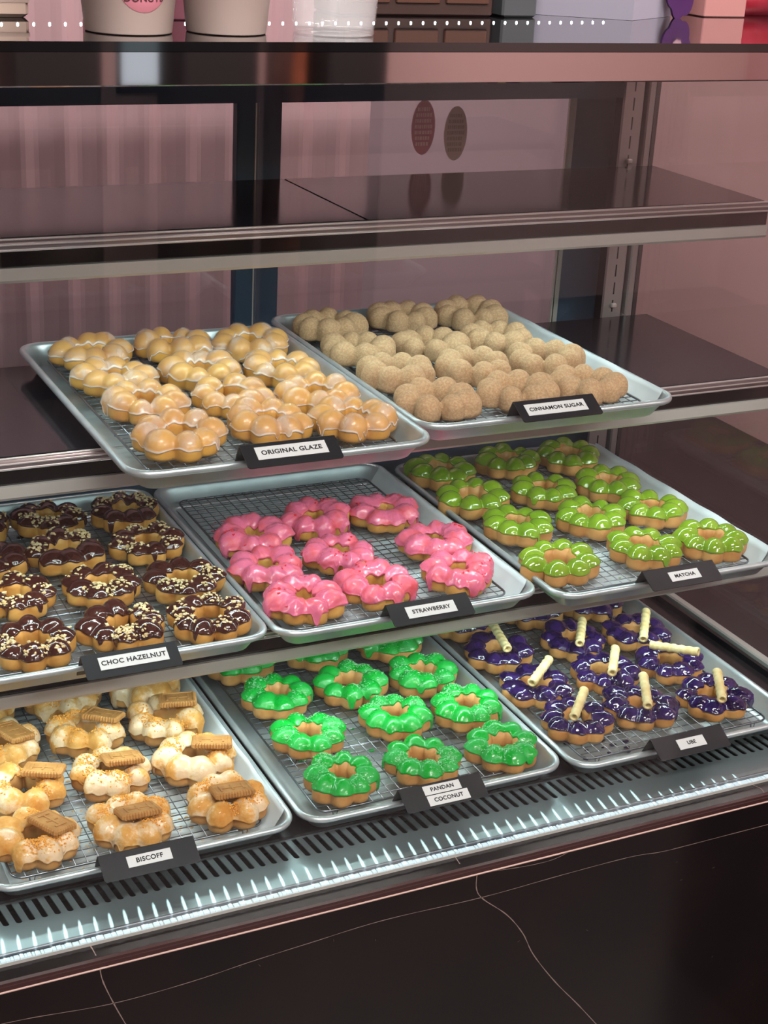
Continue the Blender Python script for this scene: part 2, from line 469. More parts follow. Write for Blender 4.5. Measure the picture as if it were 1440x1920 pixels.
# sliding doors
M_paneL = glass_mat('door_glass_left', (0.93, 0.92, 0.93, 1), ior=1.5)
def sliding_door(x0, x1, y, sl, sr, label, edge):
    d = thing('sliding_door', label, 'sliding door', (x0, y, -0.026))
    W = x1 - x0; H = 0.700
    b = MB()
    b.box(0, sl, 0, .016, 0.282, H, bev=.0012); b.box(W - sr, W, 0, .016, 0.282, H, bev=.0012)
    b.box(sl, W - sr, 0, .016, H - .016, H); b.box(sl, W - sr, 0, .016, 0.282, 0.300)
    f = b.build('door_frame', M_navy, d)
    if edge is not None:
        e = MB(); e.box(edge, edge + .0016, -.0012, .002, 0.283, H - .002); e.build('edge_trim', M_alu, d)
    if x1 > 1:
        e = MB(); e.box(W - sr - .0105, W - sr + .0005, -.0012, .003, 0.300, H - .016); e.build('edge_trim', M_alu, d)
    p = MB(); p.box(sl, W - sr, .006, .010, 0.300, H - .016); p.build('glass_pane', M_paneL, d)
    return d
d1 = sliding_door(-0.115, 0.7455, 0.086, 0.03, 0.030, 'left sliding back door with dark frame, plain pink curtain behind it', 0.8545)
d2 = sliding_door(0.742, 1.288, 0.104, 0.041, 0.066, 'right sliding back door with two reflected oval stickers painted on its glass', 0.5462 - .0745)
# two ovals painting the mirrored reflection of door stickers
def oval(name, cx, cz, rx, rz_, m1, m2, label):
    b = MB(); n = 40
    ring = [(cx + rx * math.cos(2 * PI * k / n), -.0003, cz + rz_ * math.sin(2 * PI * k / n)) for k in range(n)]
    ring2 = [(p[0], -.0009, p[2]) for p in ring]
    b.loft([ring, ring2], cap=True)
    o = b.build(name, m1, d2, loc=(0, .0060, 0)); o['label'] = label
    t = MB(); rg = random.Random(int(cx * 1e4))
    for r_ in range(7):
        zz = cz + rz_ * (0.66 - r_ * 0.21); hw = rx * 0.74 * math.sqrt(max(0.05, 1 - ((zz - cz) / rz_) ** 2))
        x = cx - hw
        while x < cx + hw - .002:
            w = rg.uniform(.0012, .0034)
            t.box(x, min(x + w, cx + hw), -.0012, -.0009, zz - .0024, zz + .0024); x += w + .0012
    t.build('print', m2, o)
M_stp = mat('sticker_pink', S(186, 110, 134), 0.5); M_stpp = mat('sticker_pale', S(222, 184, 196), 0.5)
M_stg = mat('sticker_taupe', S(170, 148, 142), 0.5); M_stgp = mat('sticker_taupe_print', S(134, 116, 112), 0.5)
oval('reflected_sticker', 0.2465, 0.643, 0.0175, 0.0360, M_stp, M_stpp, 'painted image of a pink oval sticker')
oval('reflected_sticker', 0.2960, 0.634, 0.0175, 0.0360, M_stg, M_stgp, 'painted image of a taupe oval sticker')

# shelves -----------------------------------------------------------
LED_P = 0.0167
def shelf(zt, yf, yb, label, nm):
    s = thing('display_shelf', label, 'shelf', (0, 0, zt))
    b = MB()
    for xa, xb in ((XL + .005, 0.7475), (0.7492, 1.2960)):
        b.box(xa, xb, yf + .004, yb, -.010, 0.0, bev=.0008)
    b.build('shelf_panel', M_shelf, s)
    b = MB(); b.box(XL, 1.3010, yf + .002, yf + .008, -.031, -.011); b.build('front_rail', M_blackgloss, s)
    b = MB()
    b.box(XL, 1.3012, yf - .001, yf + .005, -.0125, -.0015, 1)
    b.tube([(XL, yf, -.0012), (1.3012, yf, -.0012)], .0014, 8, 0)
    b.tube([(XL, yf - .0004, -.0065), (1.3012, yf - .0004, -.0065)], .0013, 8, 0)
    b.tube([(XL, yf, -.0120), (1.3012, yf, -.0120)], .0016, 8, 0)
    b.build('edge_trim', [M_chrome, mat('trim_groove', S(128, 112, 114), 0.3, metal=0.4)], s, smooth=True)
    c = MB()
    z0, z1 = -.0455, -.0300
    prof = [(yf - .002, z1), (yf + .020, z1), (yf + .022, z1 - .002), (yf + .022, z0 + .0042), (yf + .016, z0 + .004), (yf + .003, z0 + .004), (yf + .003, z0), (yf, z0), (yf - .002, z0 + .003)]
    c.loft([[(x, y, z) for y, z in prof] for x in (XL, 1.3008)], cap=True)
    ch = c.build('light_channel', M_alu, s)
    l = MB(); x = XL + .01
    while x < 1.275:
        yy = yf + .0095; zz = z0 + .0030
        l.add([(x - .0020, yy - .0045, zz), (x + .0020, yy - .0045, zz), (x + .0020, yy + .0045, zz), (x - .0020, yy + .0045, zz)], [(0, 3, 2, 1)])
        x += LED_P
    lb = l.build('led_strip', M_LED, ch)
    for xe in (1.284, 0.03):
        g = MB(); g.loft([[(x, yf + .012, -.0105), (x, yf + .012, -.024), (x, 0.030, -.045), (x, 0.030, -.0105)] for x in (xe - .0012, xe + .0012)], cap=True)
        g.build('bracket', M_pil, s)
    return s
shelf(0.5750, -0.2350, 0.012, 'empty upper black glass shelf with chrome front edge', 1)
shelf(0.3725, -0.3100, -0.014, 'middle black glass shelf under the glazed and cinnamon sugar trays', 2)
shelf(0.1525, -0.3400, 0.010, 'lower shelf holding the chocolate, strawberry and matcha trays', 3)
# added spots without bodies; each streak stands in for an LED reflection on the grille
STREAK_POWER = 250.0
sx_ = 0.10
while sx_ < 1.112:
    far_ = sx_ > 0.985
    tgt = Vector((sx_, -0.5545 if far_ else -0.5455, -0.030)); pos = Vector((sx_ - 0.004, -0.5530, 0.7640))
    dv = (tgt - pos).normalized(); Lx = Vector((0.136, 0.99, 0)).normalized()
    zx = -dv; xx = dv.cross(Lx).normalized(); yx = zx.cross(xx).normalized()
    sl_ = bpy.data.lights.new('streak_spot', 'SPOT'); sl_.energy = STREAK_POWER; sl_.color = (0.84, 1.0, 0.98)
    sl_.spot_size = math.radians(1.7 if far_ else 2.5); sl_.spot_blend = 0.5; sl_.shadow_soft_size = 0.0008
    so = bpy.data.objects.new('streak_spot', sl_); COL.objects.link(so)
    so.matrix_world = Matrix(((xx.x * .105, yx.x, zx.x, pos.x), (xx.y * .105, yx.y, zx.y, pos.y), (xx.z * .105, yx.z, zx.z, pos.z), (0, 0, 0, 1)))
    sx_ += 0.0150
# small glowing beads along the top, behind the cups
b = MB(); x = 0.02
while x < 0.925:
    b.lathe([(.0011, 0), (.0010, .0008), (.0005, .0013), (0.0001, .0014)], (x, -0.452 + (x - .337) * .105, 0.8008), 8)
    x += .0135
o = b.build('glowing_bead_row', M_beadtop); tag(o, 'row of tiny glowing white beads across the counter top behind the cups', 'light strip')

# ------------------------------------------------------------------ trays
TW, TD = 0.327, 0.4505
ZR2, ZR3, ZR4 = 0.3990, 0.1788, 0.0
TRAYS = {   # x, y of the front left corner, rim height
 'glaze': (0.4055, -0.458, ZR2), 'cinnamon': (0.7345, -0.420, ZR2),
 'choc': (0.2525, -0.4045, ZR3), 'strawberry': (0.5815, -0.411, ZR3), 'matcha': (0.9165, -0.4315, ZR3),
 'biscuit': (0.2490, -0.4965, ZR4), 'pandan': (0.5800, -0.4985, ZR4), 'ube': (0.9115, -0.509, ZR4)}
NICE = {'glaze': 'glazed', 'cinnamon': 'cinnamon sugar', 'choc': 'chocolate hazelnut', 'strawberry': 'strawberry', 'matcha': 'matcha',
        'biscuit': 'biscuit crumb', 'pandan': 'green pandan', 'ube': 'purple ube'}
def tray_mesh():
    b = MB()
    prof = [(.0030, -.0075), (.0008, -.0060), (0, -.0035), (.0010, -.0008), (.0035, 0), (.0060, -.0008), (.0078, -.0030), (.0085, -.0055),
            (.0200, -.0225), (.0225, -.0245), (.0260, -.0250)]
    rings = []
    for i, z in prof:
        rings.append(rrect(i, TW - i, i, TD - i, z, max(.030 - i * 0.75, .006)))
    inner = rings[-1]
    outer = [rrect(i, TW - i, i, TD - i, z, max(.030 - i * 0.75, .006)) for i, z in ((.0270, -.0262), (.0225, -.0262), (.0190, -.0240), (.0078, -.0075), (.0055, -.0085), (.0030, -.0075))]
    b.loft(outer + rings, cap=True)
    return b
tm = tray_mesh().build('baking_tray', M_tray, smooth=True)
tray_data = tm.data; bpy.data.objects.remove(tm)
def rack_mesh():
    b = MB(); i = .030; z = -.0125
    ring = rrect(i, TW - i, i, TD - i, z, .012, 4); ring.append(ring[0])
    b.tube(ring, .0014, 6, cap=False)
    x = i + .0127
    while x < TW - i - .004:
        b.tube([(x, i, z + .0008), (x, TD - i, z + .0008)], .00062, 5); x += .0127
    y = i + .0127
    while y < TD - i - .004:
        b.tube([(i, y, z - .0004), (TW - i, y, z - .0004)], .00062, 5); y += .0127
    for yy in (TD * .33, TD * .66):
        b.tube([(i, yy, z - .0022), (TW - i, yy, z - .0022)], .0013, 6)
    for xx in (i + .02, TW - i - .02):
        for yy in (i + .004, TD * .33, TD * .66):
            b.tube([(xx - .003, yy, z - .003), (xx - .002, yy, -.0232), (xx + .002, yy, -.0232), (xx + .003, yy, z - .003)], .0008, 5)
    return b
rk = rack_mesh().build('wire_rack', M_rack, smooth=True); rack_data = rk.data; bpy.data.objects.remove(rk)
POSW = {'glaze': 'left tray on the middle shelf', 'cinnamon': 'right tray on the middle shelf', 'choc': 'left tray on the lower shelf',
        'strawberry': 'centre tray on the lower shelf', 'matcha': 'right tray on the lower shelf', 'biscuit': 'left tray on the bottom deck',
        'pandan': 'centre tray on the bottom deck', 'ube': 'right tray on the bottom deck'}
for k, (tx, ty, tz) in TRAYS.items():
    o = bpy.data.objects.new('baking_tray', tray_data); COL.objects.link(o); o.location = (tx, ty, tz)
    tag(o, 'aluminium sheet pan under the %s donuts, %s' % (NICE[k], POSW[k]), 'tray', 'sheet pans in the display case')
    o = bpy.data.objects.new('wire_rack', rack_data); COL.objects.link(o); o.location = (tx, ty, tz)
    tag(o, 'wire cooling rack inside the pan of %s donuts' % NICE[k], 'cooling rack', 'cooling racks in the pans')
def liner(k, up=.0):
    tx, ty, tz = TRAYS[k]
    b = MB(); n = 30; rg = random.Random(hash_(k))
    prof = [(.029, -.0243), (TW - .028, -.0243), (TW - .0215, -.0225), (TW - .0100, -.0050), (TW - .0072 , .0010 + up)]
    rings = []
    for x, z in prof:
        rings.append([(x + 0.0003 * math.sin(j * 1.3 + x * 90), .029 + (TD - .058) * j / n, z + .0003 + (0.0002 if z < -.02 else 0.0006) * math.sin(j * .9 + x * 40)) for j in range(n + 1)])
    top = [[(x - .0001, y, z + .0003) for x, y, z in r] for r in rings]
    allr = [rings[i] for i in range(len(rings))] + list(reversed(top))
    b.loft(allr + [allr[0]], closed=False)
    o = b.build('parchment_sheet', M_paper, smooth=True, loc=(tx, ty, tz))
    tag(o, 'white parchment sheet lining the pan of %s donuts' % NICE[k], 'parchment paper', 'parchment sheets')
def hash_(s): return sum((i + 3) * ord(c) for i, c in enumerate(s))
for k, up in (('cinnamon', 0), ('strawberry', .001), ('matcha', .004), ('biscuit', 0)): liner(k, up)

# ------------------------------------------------------------------ signs
def sign(tk, xa, lines, dz=.018, bdrop=.014):
    tx, ty, tz = TRAYS[tk]
    s = thing('tent_sign', 'black tent sign with white label on the front rim of the %s tray' % NICE[tk], 'sign', (xa, ty - .005, tz + dz), 0, 'flavour signs on the trays')
    Wd = .099; run, drop = .0255, bdrop
    L = math.hypot(run, drop); a = math.atan2(drop, run)
    b = MB(); t = .0012; r = .003
    # front leaf outline in its own plane (u along x, w down the slope)
    out = [(0, 0), (Wd, 0), (Wd, L - r)] + [(Wd - r + r * math.cos(q * PI / 8), L - r + r * math.sin(q * PI / 8)) for q in range(5)] + [(r - r * math.sin(q * PI / 8), L - r + r * math.cos(q * PI / 8)) for q in range(5)]
    def P(u, w, n): return (u, -w * math.cos(a) - n * math.sin(a), -w * math.sin(a) + n * math.cos(a))
    b.loft([[P(u, w, n) for u, w in out] for n in (0, t)], cap=True)
    # back leaf leaning into the pan
    bx = [(0, 0.0, t), (0, t, t * .4), (0, .016, -.0275), (0, .0148, -.0280), (0, -.0004, 0)]
    b.loft([[(x, y, z) for _, y, z in bx] for x in (0, Wd)], cap=True)
    b.build('sign_body', M_signblk, s)
    for (txt, cx, cw, w0, w1, size) in lines:
        q = MB(); n0 = t + .0001; n1 = t + .0005
        sk = -.0
        u0, u1 = cx * Wd - cw * Wd / 2, cx * Wd + cw * Wd / 2
        q.loft([[P(u, w * L, n) for u, w in ((u0, w0), (u1, w0), (u1, w1), (u0, w1))] for n in (n0, n1)], cap=True)
        st = q.build('label_strip', M_strip, s)
        te = text_mesh(txt, size * .76, M_ink, bold=.00018)
        te.parent = st
        c = Vector(P((u0 + u1) / 2, (w0 + w1) / 2 * L, n1 + .0002))
        ux = Vector((1, 0, 0)); uy = Vector((0, math.cos(a), math.sin(a))); uz = Vector((0, -math.sin(a), math.cos(a)))
        te.matrix_local = Matrix(((ux.x, uy.x, uz.x, c.x), (ux.y, uy.y, uz.y, c.y), (ux.z, uy.z, uz.z, c.z), (0, 0, 0, 1)))
sign('glaze', 0.512, [('ORIGINAL GLAZE', .50, .74, .16, .70, .0098)])
sign('cinnamon', 0.8355, [('CINNAMON SUGAR', .47, .75, .20, .74, .0092)])
sign('choc', 0.3675, [('CHOC HAZELNUT', .52, .72, .18, .70, .0100)], dz=.0125)
sign('strawberry', 0.702, [('STRAWBERRY', .50, .60, .24, .76, .0092)], dz=.0175)
sign('matcha', 1.022, [('MATCHA', .52, .42, .26, .72, .0086)], dz=.018)
sign('biscuit', 0.355, [('BISCOFF', .50, .46, .24, .66, .0092)], dz=.017)
sign('pandan', 0.685, [('PANDAN', .50, .45, .08, .46, .0086), ('COCONUT', .53, .50, .50, .92, .0086)], dz=.0190)
sign('ube', 1.004, [('UBE', .50, .38, .26, .72, .0086)], dz=.0200)

# ------------------------------------------------------------------ donuts
rg = np.random.default_rng(11)
NT, NP = 112, 36
RB = 0.0284          # ring radius
def donut_shape(seed, br=0.0152, k=0.0022, hz=1.0, jit=1.0, R=RB, tg=.86):
    r = np.random.default_rng(seed)
    n = 8
    ang = np.arange(n) * 2 * PI / n + np.clip(r.normal(0, .07, n), -.14, .14) * jit
    rad = R + r.normal(0, .0016, n) * jit
    brs = br * (1 + np.clip(r.normal(0, .075, n), -.13, .13) * jit)
    C = np.stack([rad * np.cos(ang), rad * np.sin(ang), r.normal(0, .0006, n) * jit], 1)
    return dict(C=C, r=brs, k=k, hz=hz, R=R, hb=None, ca=np.cos(ang), sa=np.sin(ang), tg=tg)
def sdf(sh, P, k):
    Q = P[..., None, :] - sh['C']
    u = Q[..., 0] * sh['ca'] + Q[..., 1] * sh['sa']; w = -Q[..., 0] * sh['sa'] + Q[..., 1] * sh['ca']
    d = np.sqrt(u ** 2 + (w / sh['tg']) ** 2 + (Q[..., 2] / sh['hz']) ** 2) - sh['r']
    m = d.min(-1, keepdims=True)
    return (m[..., 0] - k * np.log(np.exp(-(d - m) / k).sum(-1)))
def surf(sh, th, ph, k):
    """distance from the ring core to the surface, for arrays th (around ring), ph (around tube)"""
    er = np.stack([np.cos(th), np.sin(th), 0 * th], -1)
    c = er * sh['R']
    d = er * np.cos(ph)[..., None] + np.array([0, 0, 1.0]) * np.sin(ph)[..., None]
    lo = np.zeros(th.shape); hi = np.full(th.shape, 0.034)
    # inner side must stop at the axis
    lim = np.where(np.cos(ph) < -1e-6, (sh['R'] - .0015) / np.maximum(-np.cos(ph), 1e-6), 1.0)
    for _ in range(22):
        mid = (lo + hi) / 2
        inside = sdf(sh, c + d * mid[..., None], k) < 0
        lo = np.where(inside, mid, lo); hi = np.where(inside, hi, mid)
    t = np.minimum((lo + hi) / 2, lim)
    hb = sh.get('hb')
    if hb:   # straight flanks and a flat underside below the equator
        low = np.sin(ph) < 0
        te = equator(sh, th, np.where(np.cos(ph) > 0, 0.0, PI))
        cc = np.abs(np.cos(ph)) / te; ss = np.abs(np.sin(ph)) / hb
        t = np.where(low, 1.0 / (cc ** 5 + ss ** 5) ** 0.2, t)
    return c, d, t
def equator(sh, th, ph):
    er = np.stack([np.cos(th), np.sin(th), 0 * th], -1); sg = np.where(np.cos(ph) > 0, 1.0, -1.0)
    lo = np.zeros(th.shape); hi = np.full(th.shape, 0.034)
    for _ in range(20):
        mid = (lo + hi) / 2
        inside = sdf(sh, er * (sh['R'] + sg * mid)[..., None], sh['k']) < 0
        lo = np.where(inside, mid, lo); hi = np.where(inside, hi, mid)
    return np.minimum((lo + hi) / 2, np.where(sg < 0, sh['R'] - .0015, 1.0))
def fnoise(P, s, seed, oct=3):
    r = np.random.default_rng(seed); out = np.zeros(P.shape[:-1]); a = 1.0; tot = 0
    for o in range(oct):
        for q in range(3):
            v = r.normal(0, 1, 3); v /= np.linalg.norm(v)
            u = r.normal(0, 1, 3); u /= np.linalg.norm(u)
            out += a * np.sin((P @ v) * s + r.uniform(0, 6) + 1.5 * np.sin((P @ u) * s * .7 + r.uniform(0, 6)))
        tot += a * 1.7; a *= .5; s *= 2.1
    return out / tot
def body_z(z, hb):
    # flatten the underside and give it a steady side wall
    zz = np.where(z < 0, z * 1.0, z)
    return np.where(zz < -hb, -hb - (0.0006) * (1 - np.exp((zz + hb) / .002)), zz)
def grid_obj(name, P, m, parent, wrap_t=True, wrap_p=True, attr=None):
    nt, npp = P.shape[:2]
    f = []
    for i in range(nt if wrap_t else nt - 1):
        i2 = (i + 1) % nt
        for j in range(npp if wrap_p else npp - 1):
            j2 = (j + 1) % npp
            f.append((i * npp + j, i2 * npp + j, i2 * npp + j2, i * npp + j2))
    me = bpy.data.meshes.new(name); me.from_pydata(P.reshape(-1, 3).tolist(), [], f)
    me.materials.append(m); me.polygons.foreach_set('use_smooth', [True] * len(f))
    if attr is not None:
        a = me.attributes.new('edge', 'FLOAT', 'POINT'); a.data.foreach_set('value', attr.reshape(-1).astype(np.float32))
    me.update()
    o = bpy.data.objects.new(name, me); COL.objects.link(o); o.parent = parent
    return o
def make_body(sh, parent, m, hb, rough=0.0, seed=0, zoff=None):
    th = np.linspace(0, 2 * PI, NT, endpoint=False); ph = np.linspace(-PI, PI, NP, endpoint=False)
    T, F = np.meshgrid(th, ph, indexing='ij')
    c, d, t = surf(sh, T, F, sh['k'])
    P = c + d * t[..., None]
    if rough: P = P + d * (rough * fnoise(P, 900, seed + 7, 2))[..., None]
    P = P + d * (.00045 * fnoise(P, 130, seed + 3, 2))[..., None]
    P[..., 2] = body_z(P[..., 2], hb) + hb
    return grid_obj('dough_ring', P, m, parent)
def make_icing(sh, parent, m, hb, seed, T0=.0016, low=-.05, amp=.22, drips=3, k=.0045, wr=.0004, wrs=160, name='icing', inner=2.7, attr=False, lump=0.0, tin=-.0004):
    r = np.random.default_rng(seed)
    th = np.linspace(0, 2 * PI, 2 * NT, endpoint=False)
    a = np.zeros_like(th)
    for q in range(1, 9): a += r.normal(0, 1) / (1 + .25 * q) * np.sin(q * 1.0 * th + r.uniform(0, 6.3)) * .35
    for q in (11, 16, 21): a += r.normal(0, .22) * np.sin(q * th + r.uniform(0, 6.3))
    lo = low + amp * a
    for q in range(drips):
        t0 = r.uniform(0, 2 * PI); w = r.uniform(.05, .10); dep = r.uniform(.45, 1.1)
        dd = (th - t0 + PI) % (2 * PI) - PI
        lo -= dep * np.exp(-(dd / w) ** 4)
    lo = np.clip(lo, -1.25, .75)
    ai = np.zeros_like(th)
    for q in range(1, 10): ai += r.normal(0, 1) * np.sin(q * th + r.uniform(0, 6.3)) * .30
    hi = np.clip(inner + .16 * ai, 1.9, 3.6)
    n = 34
    s = np.linspace(0, 1, n); s = .5 - .5 * np.cos(s * PI) * (1) ; s = .55 * s + .45 * np.linspace(0, 1, n)
    F = lo[:, None] + (hi - lo)[:, None] * s[None]
    T = np.repeat(th[:, None], n, 1)
    c, d, t0_ = surf(sh, T, F, sh['k'])
    c, d, t1_ = surf(sh, T, F, k)
    t = np.maximum(t0_, t1_ - .0002)
    e = np.minimum(s, 1 - s)[None] * (hi - lo)[:, None] * .015   # metres to the edge, roughly
    prof = np.sqrt(np.clip(e / .0022, 0, 1)) * (1 + .25 * np.exp(-((e - .0022) / .0016) ** 2))
    P0 = c + d * t[..., None]
    off = tin + (T0 - tin) * prof + prof * (wr * fnoise(P0, wrs, seed + 5, 3)) + prof * lump * np.clip(fnoise(P0, 300, seed + 6, 2), 0, 1)
    t = t + off
    P = c + d * t[..., None]
    P[..., 2] = np.maximum(P[..., 2], -hb - .0002) + hb
    at = None
    if attr:
        at = np.exp(-((e - .0018) / .0015) ** 2) * 1.0 + .35 * np.clip(fnoise(P0, 180, seed + 9, 3) + .1, 0, 1)
        at = np.clip(at, 0, 1) + 0 * T
    return grid_obj(name, P, m, parent, True, False, at), sh
def top_point(sh, hb, th, ph, k, off):
    c, d, t = surf(sh, np.array([th]), np.array([ph]), k)
    P = (c + d * (t + off)[..., None])[0]; P[2] += hb
    return Vector(P), Vector(d[0])
def scatter(sh, parent, m, hb, seed, n, size, k, off, name, phr=(.3, 2.6), flat=.6, clump=None, aspect=1.6, kind='stuff'):
    r = random.Random(seed); nr = np.random.default_rng(seed)
    ths, phs = [], []
    cl = [r.uniform(0, 2 * PI) for _ in range(clump)] if clump else None
    for i in range(n):
        ths.append(r.gauss(r.choice(cl), .28) if cl else r.uniform(0, 2 * PI))
        phs.append(min(phr[1], max(phr[0], r.gauss((phr[0] + phr[1]) / 2, (phr[1] - phr[0]) / 4.2))))
    c, d, t = surf(sh, np.array(ths), np.array(phs), k)
    C = c + d * (t + off)[:, None]; C[:, 2] += hb
    b = MB()
    base = [(-1, -1, -1), (1, -1, -1), (1, 1, -1), (-1, 1, -1), (-.7, -.6, 1), (.7, -.8, 1), (.6, .7, 1), (-.8, .6, 1)]
    for i in range(n):
        s = size * r.uniform(.5, 1.35)
        rot = Matrix.Rotation(r.uniform(0, 6.28), 3, 'Z') @ Matrix.Rotation(r.uniform(-.7, .7), 3, 'X') @ Matrix.Rotation(r.uniform(-.7, .7), 3, 'Y')
        c0 = Vector(C[i])
        v = [c0 + rot @ Vector((p[0] * s * aspect * r.uniform(.7, 1.2), p[1] * s * r.uniform(.7, 1.2), p[2] * s * flat)) for p in base]
        b.add(v, [(0, 3, 2, 1), (4, 5, 6, 7), (0, 1, 5, 4), (1, 2, 6, 5), (2, 3, 7, 6), (3, 0, 4, 7)])
    o = b.build(name, m, parent)
    if kind: o['kind'] = kind
    return o

# flavour materials
def patchy(name, c1, c2, c3, rough, scale, coat=.3, bump=.2, bscale=150, p=(.42, .58), rough2=None):
    m = mat(name, c1, rough, coat=coat, bump=bump, bscale=bscale)
    nt = m.node_tree; bs = nt.nodes['Principled BSDF']
    tc = nt.nodes.new('ShaderNodeTexCoord'); oi = nt.nodes.new('ShaderNodeObjectInfo')
    ad = nt.nodes.new('ShaderNodeVectorMath'); ad.operation = 'ADD'
    nt.links.new(tc.outputs['Object'], ad.inputs[0]); nt.links.new(oi.outputs['Location'], ad.inputs[1])
    n = nt.nodes.new('ShaderNodeTexNoise'); n.inputs['Scale'].default_value = scale; n.inputs['Detail'].default_value = 5
    n.inputs['Roughness'].default_value = .65
    nt.links.new(ad.outputs[0], n.inputs['Vector'])
    r = nt.nodes.new('ShaderNodeValToRGB'); r.color_ramp.elements[0].position = p[0]; r.color_ramp.elements[0].color = c1
    r.color_ramp.elements[1].position = p[1]; r.color_ramp.elements[1].color = c2
    if c3:
        e = r.color_ramp.elements.new(min(1, p[1] + .14)); e.color = c3
    nt.links.new(n.outputs['Fac'], r.inputs['Fac']); nt.links.new(r.outputs['Color'], bs.inputs['Base Color'])
    if rough2 is not None:
        mr = nt.nodes.new('ShaderNodeMapRange'); mr.inputs['From Min'].default_value = p[0]; mr.inputs['From Max'].default_value = p[1]
        mr.inputs['To Min'].default_value = rough; mr.inputs['To Max'].default_value = rough2
        nt.links.new(n.outputs['Fac'], mr.inputs['Value']); nt.links.new(mr.outputs[0], bs.inputs['Roughness'])
    return m
M_straw = patchy('strawberry_icing', S(220, 108, 140), S(222, 92, 108), S(206, 62, 74), .22, 42, coat=.35, rough2=.55, p=(.46, .60))
M_choc = patchy('chocolate_icing', S(58, 28, 24), S(70, 36, 30), None, .14, 60, coat=.6, bump=.12)
M_matcha = patchy('matcha_icing', S(126, 158, 40), S(112, 146, 34), None, .10, 50, coat=.8, bump=.04)
M_pandan = patchy('pandan_icing', S(2, 162, 46), S(12, 164, 62), S(62, 178, 100), .18, 60, coat=.35, rough2=.6, bump=.35, bscale=260, p=(.40, .60))
M_ube = patchy('ube_icing', S(30, 16, 54), S(50, 30, 88), None, .13, 60, coat=.8, bump=.1)
M_cream = patchy('cream_icing', S(228, 200, 164), S(212, 158, 84), S(196, 130, 48), .26, 30, coat=.3, rough2=.8, bump=.5, bscale=300, p=(.43, .53))
M_cinn = patchy('cinnamon_sugar_coat', S(206, 172, 134), S(180, 140, 102), S(228, 206, 180), .85, 420, coat=0, bump=1.0, bscale=1100, p=(.4, .62))
M_gold = patchy('glazed_dough', S(216, 162, 78), S(202, 144, 76), S(184, 122, 72), .40, 26, coat=.25, bump=.06, p=(.40, .62))
M_nut = mat('hazelnut_crumb', S(236, 220, 176), .6, var=S(206, 176, 120), vscale=200)
M_bits = mat('dried_strawberry', S(222, 48, 60), .6)
M_coco = mat('coconut_shred', S(64, 186, 96), .55, var=S(150, 214, 164), vscale=300)
M_crumb = mat('biscuit_crumb', S(238, 172, 76), .85, var=S(220, 148, 58), vscale=300)
M_biscuit = mat('biscuit', S(186, 136, 76), .75, var=S(166, 114, 58), vscale=90, bump=.5, bscale=400)
M_wafer = mat('wafer_roll', S(240, 226, 172), .55, var=S(222, 198, 138), vscale=60, bump=.3, bscale=200)
M_waferin = mat('wafer_core', S(190, 140, 70), .7)
mg = bpy.data.materials.new('sugar_glaze'); mg.use_nodes = True; nt = mg.node_tree
bs = nt.nodes['Principled BSDF']; bs.inputs['Base Color'].default_value = S(246, 232, 222); bs.inputs['Roughness'].default_value = .16
bs.inputs['Coat Weight'].default_value = .4
at = nt.nodes.new('ShaderNodeAttribute'); at.attribute_name = 'edge'
mr = nt.nodes.new('ShaderNodeMapRange'); mr.inputs['To Min'].default_value = .07; mr.inputs['To Max'].default_value = 1.0
nt.links.new(at.outputs['Fac'], mr.inputs['Value']); nt.links.new(mr.outputs[0], bs.inputs['Alpha'])
M_glaze = mg

def biscuit_mesh(seed, half=False):
    r = random.Random(seed); b = MB(); w, h, t = (.026, .036, .0062)
    if half: h = .026
    def outline(wx, hy, sc):
        pts = []; n1 = 9; n2 = 13
        def edge(p, q, n):
            for i in range(n):
                for u in range(4):
                    f = (i + u / 4) / n
                    x = p[0] + (q[0] - p[0]) * f; y = p[1] + (q[1] - p[1]) * f
                    nx, ny = (q[1] - p[1]), -(q[0] - p[0]); L = math.hypot(nx, ny)
                    amp = sc * abs(math.sin(PI * u / 4)) 
                    pts.append((x + nx / L * amp, y + ny / L * amp))
        edge((-wx / 2, -hy / 2), (wx / 2, -hy / 2), n1); edge((wx / 2, -hy / 2), (wx / 2, hy / 2), n2)
        edge((wx / 2, hy / 2), (-wx / 2, hy / 2), n1); edge((-wx / 2, hy / 2), (-wx / 2, -hy / 2), n2)
        return pts
    rings = []
    for z, s_, sc in ((0, .95, .0010), (.0015, 1.0, .0014), (t - .0015, .99, .0014), (t, .93, .0008), (t + .0002, .86, 0), (t - .0006, .82, 0)):
        rings.append([(x, y, z) for x, y in outline(w * s_, h * s_, sc)])
    b.loft(rings, cap=True)
    # raised rib lines stamped on top
    for q in (-.3, 0, .3):
        b.box(-w * .26, w * .26, q * h - .0011, q * h + .0011, t - .0006, t + .0003, bev=.0003)
    b.box(-w * .05, w * .05, -h * .3, h * .3, t - .0006, t + .0002, bev=.0003)
    return b
def wafer_mesh(L=.064, r=.0056):
    b = MB(); n = 20; rings = []; m = 34
    for i in range(m + 1):
        x = L * i / m
        rings.append([(x, (r + .0005 * math.sin(2 * PI * k / n + x * 620) + .0003 * math.sin(i * 1.9)) * math.cos(2 * PI * k / n), (r + .0005 * math.sin(2 * PI * k / n + x * 620)) * math.sin(2 * PI * k / n)) for k in range(n)])
    ri = .0030
    inn = lambda x: [(x, ri * math.cos(2 * PI * k / n), ri * math.sin(2 * PI * k / n)) for k in range(n)]
    b.loft([inn(.012)] + [inn(0)] + rings + [inn(L)] + [inn(L - .012)], cap=True)
    return b
wf = wafer_mesh().build('wafer_roll', [M_wafer], smooth=True); wafer_data = wf.data; bpy.data.objects.remove(wf)
BIS = []
for q in range(3):
    bo = biscuit_mesh(q, half=(q == 2)).build('biscuit', M_biscuit); BIS.append(bo.data); bpy.data.objects.remove(bo)

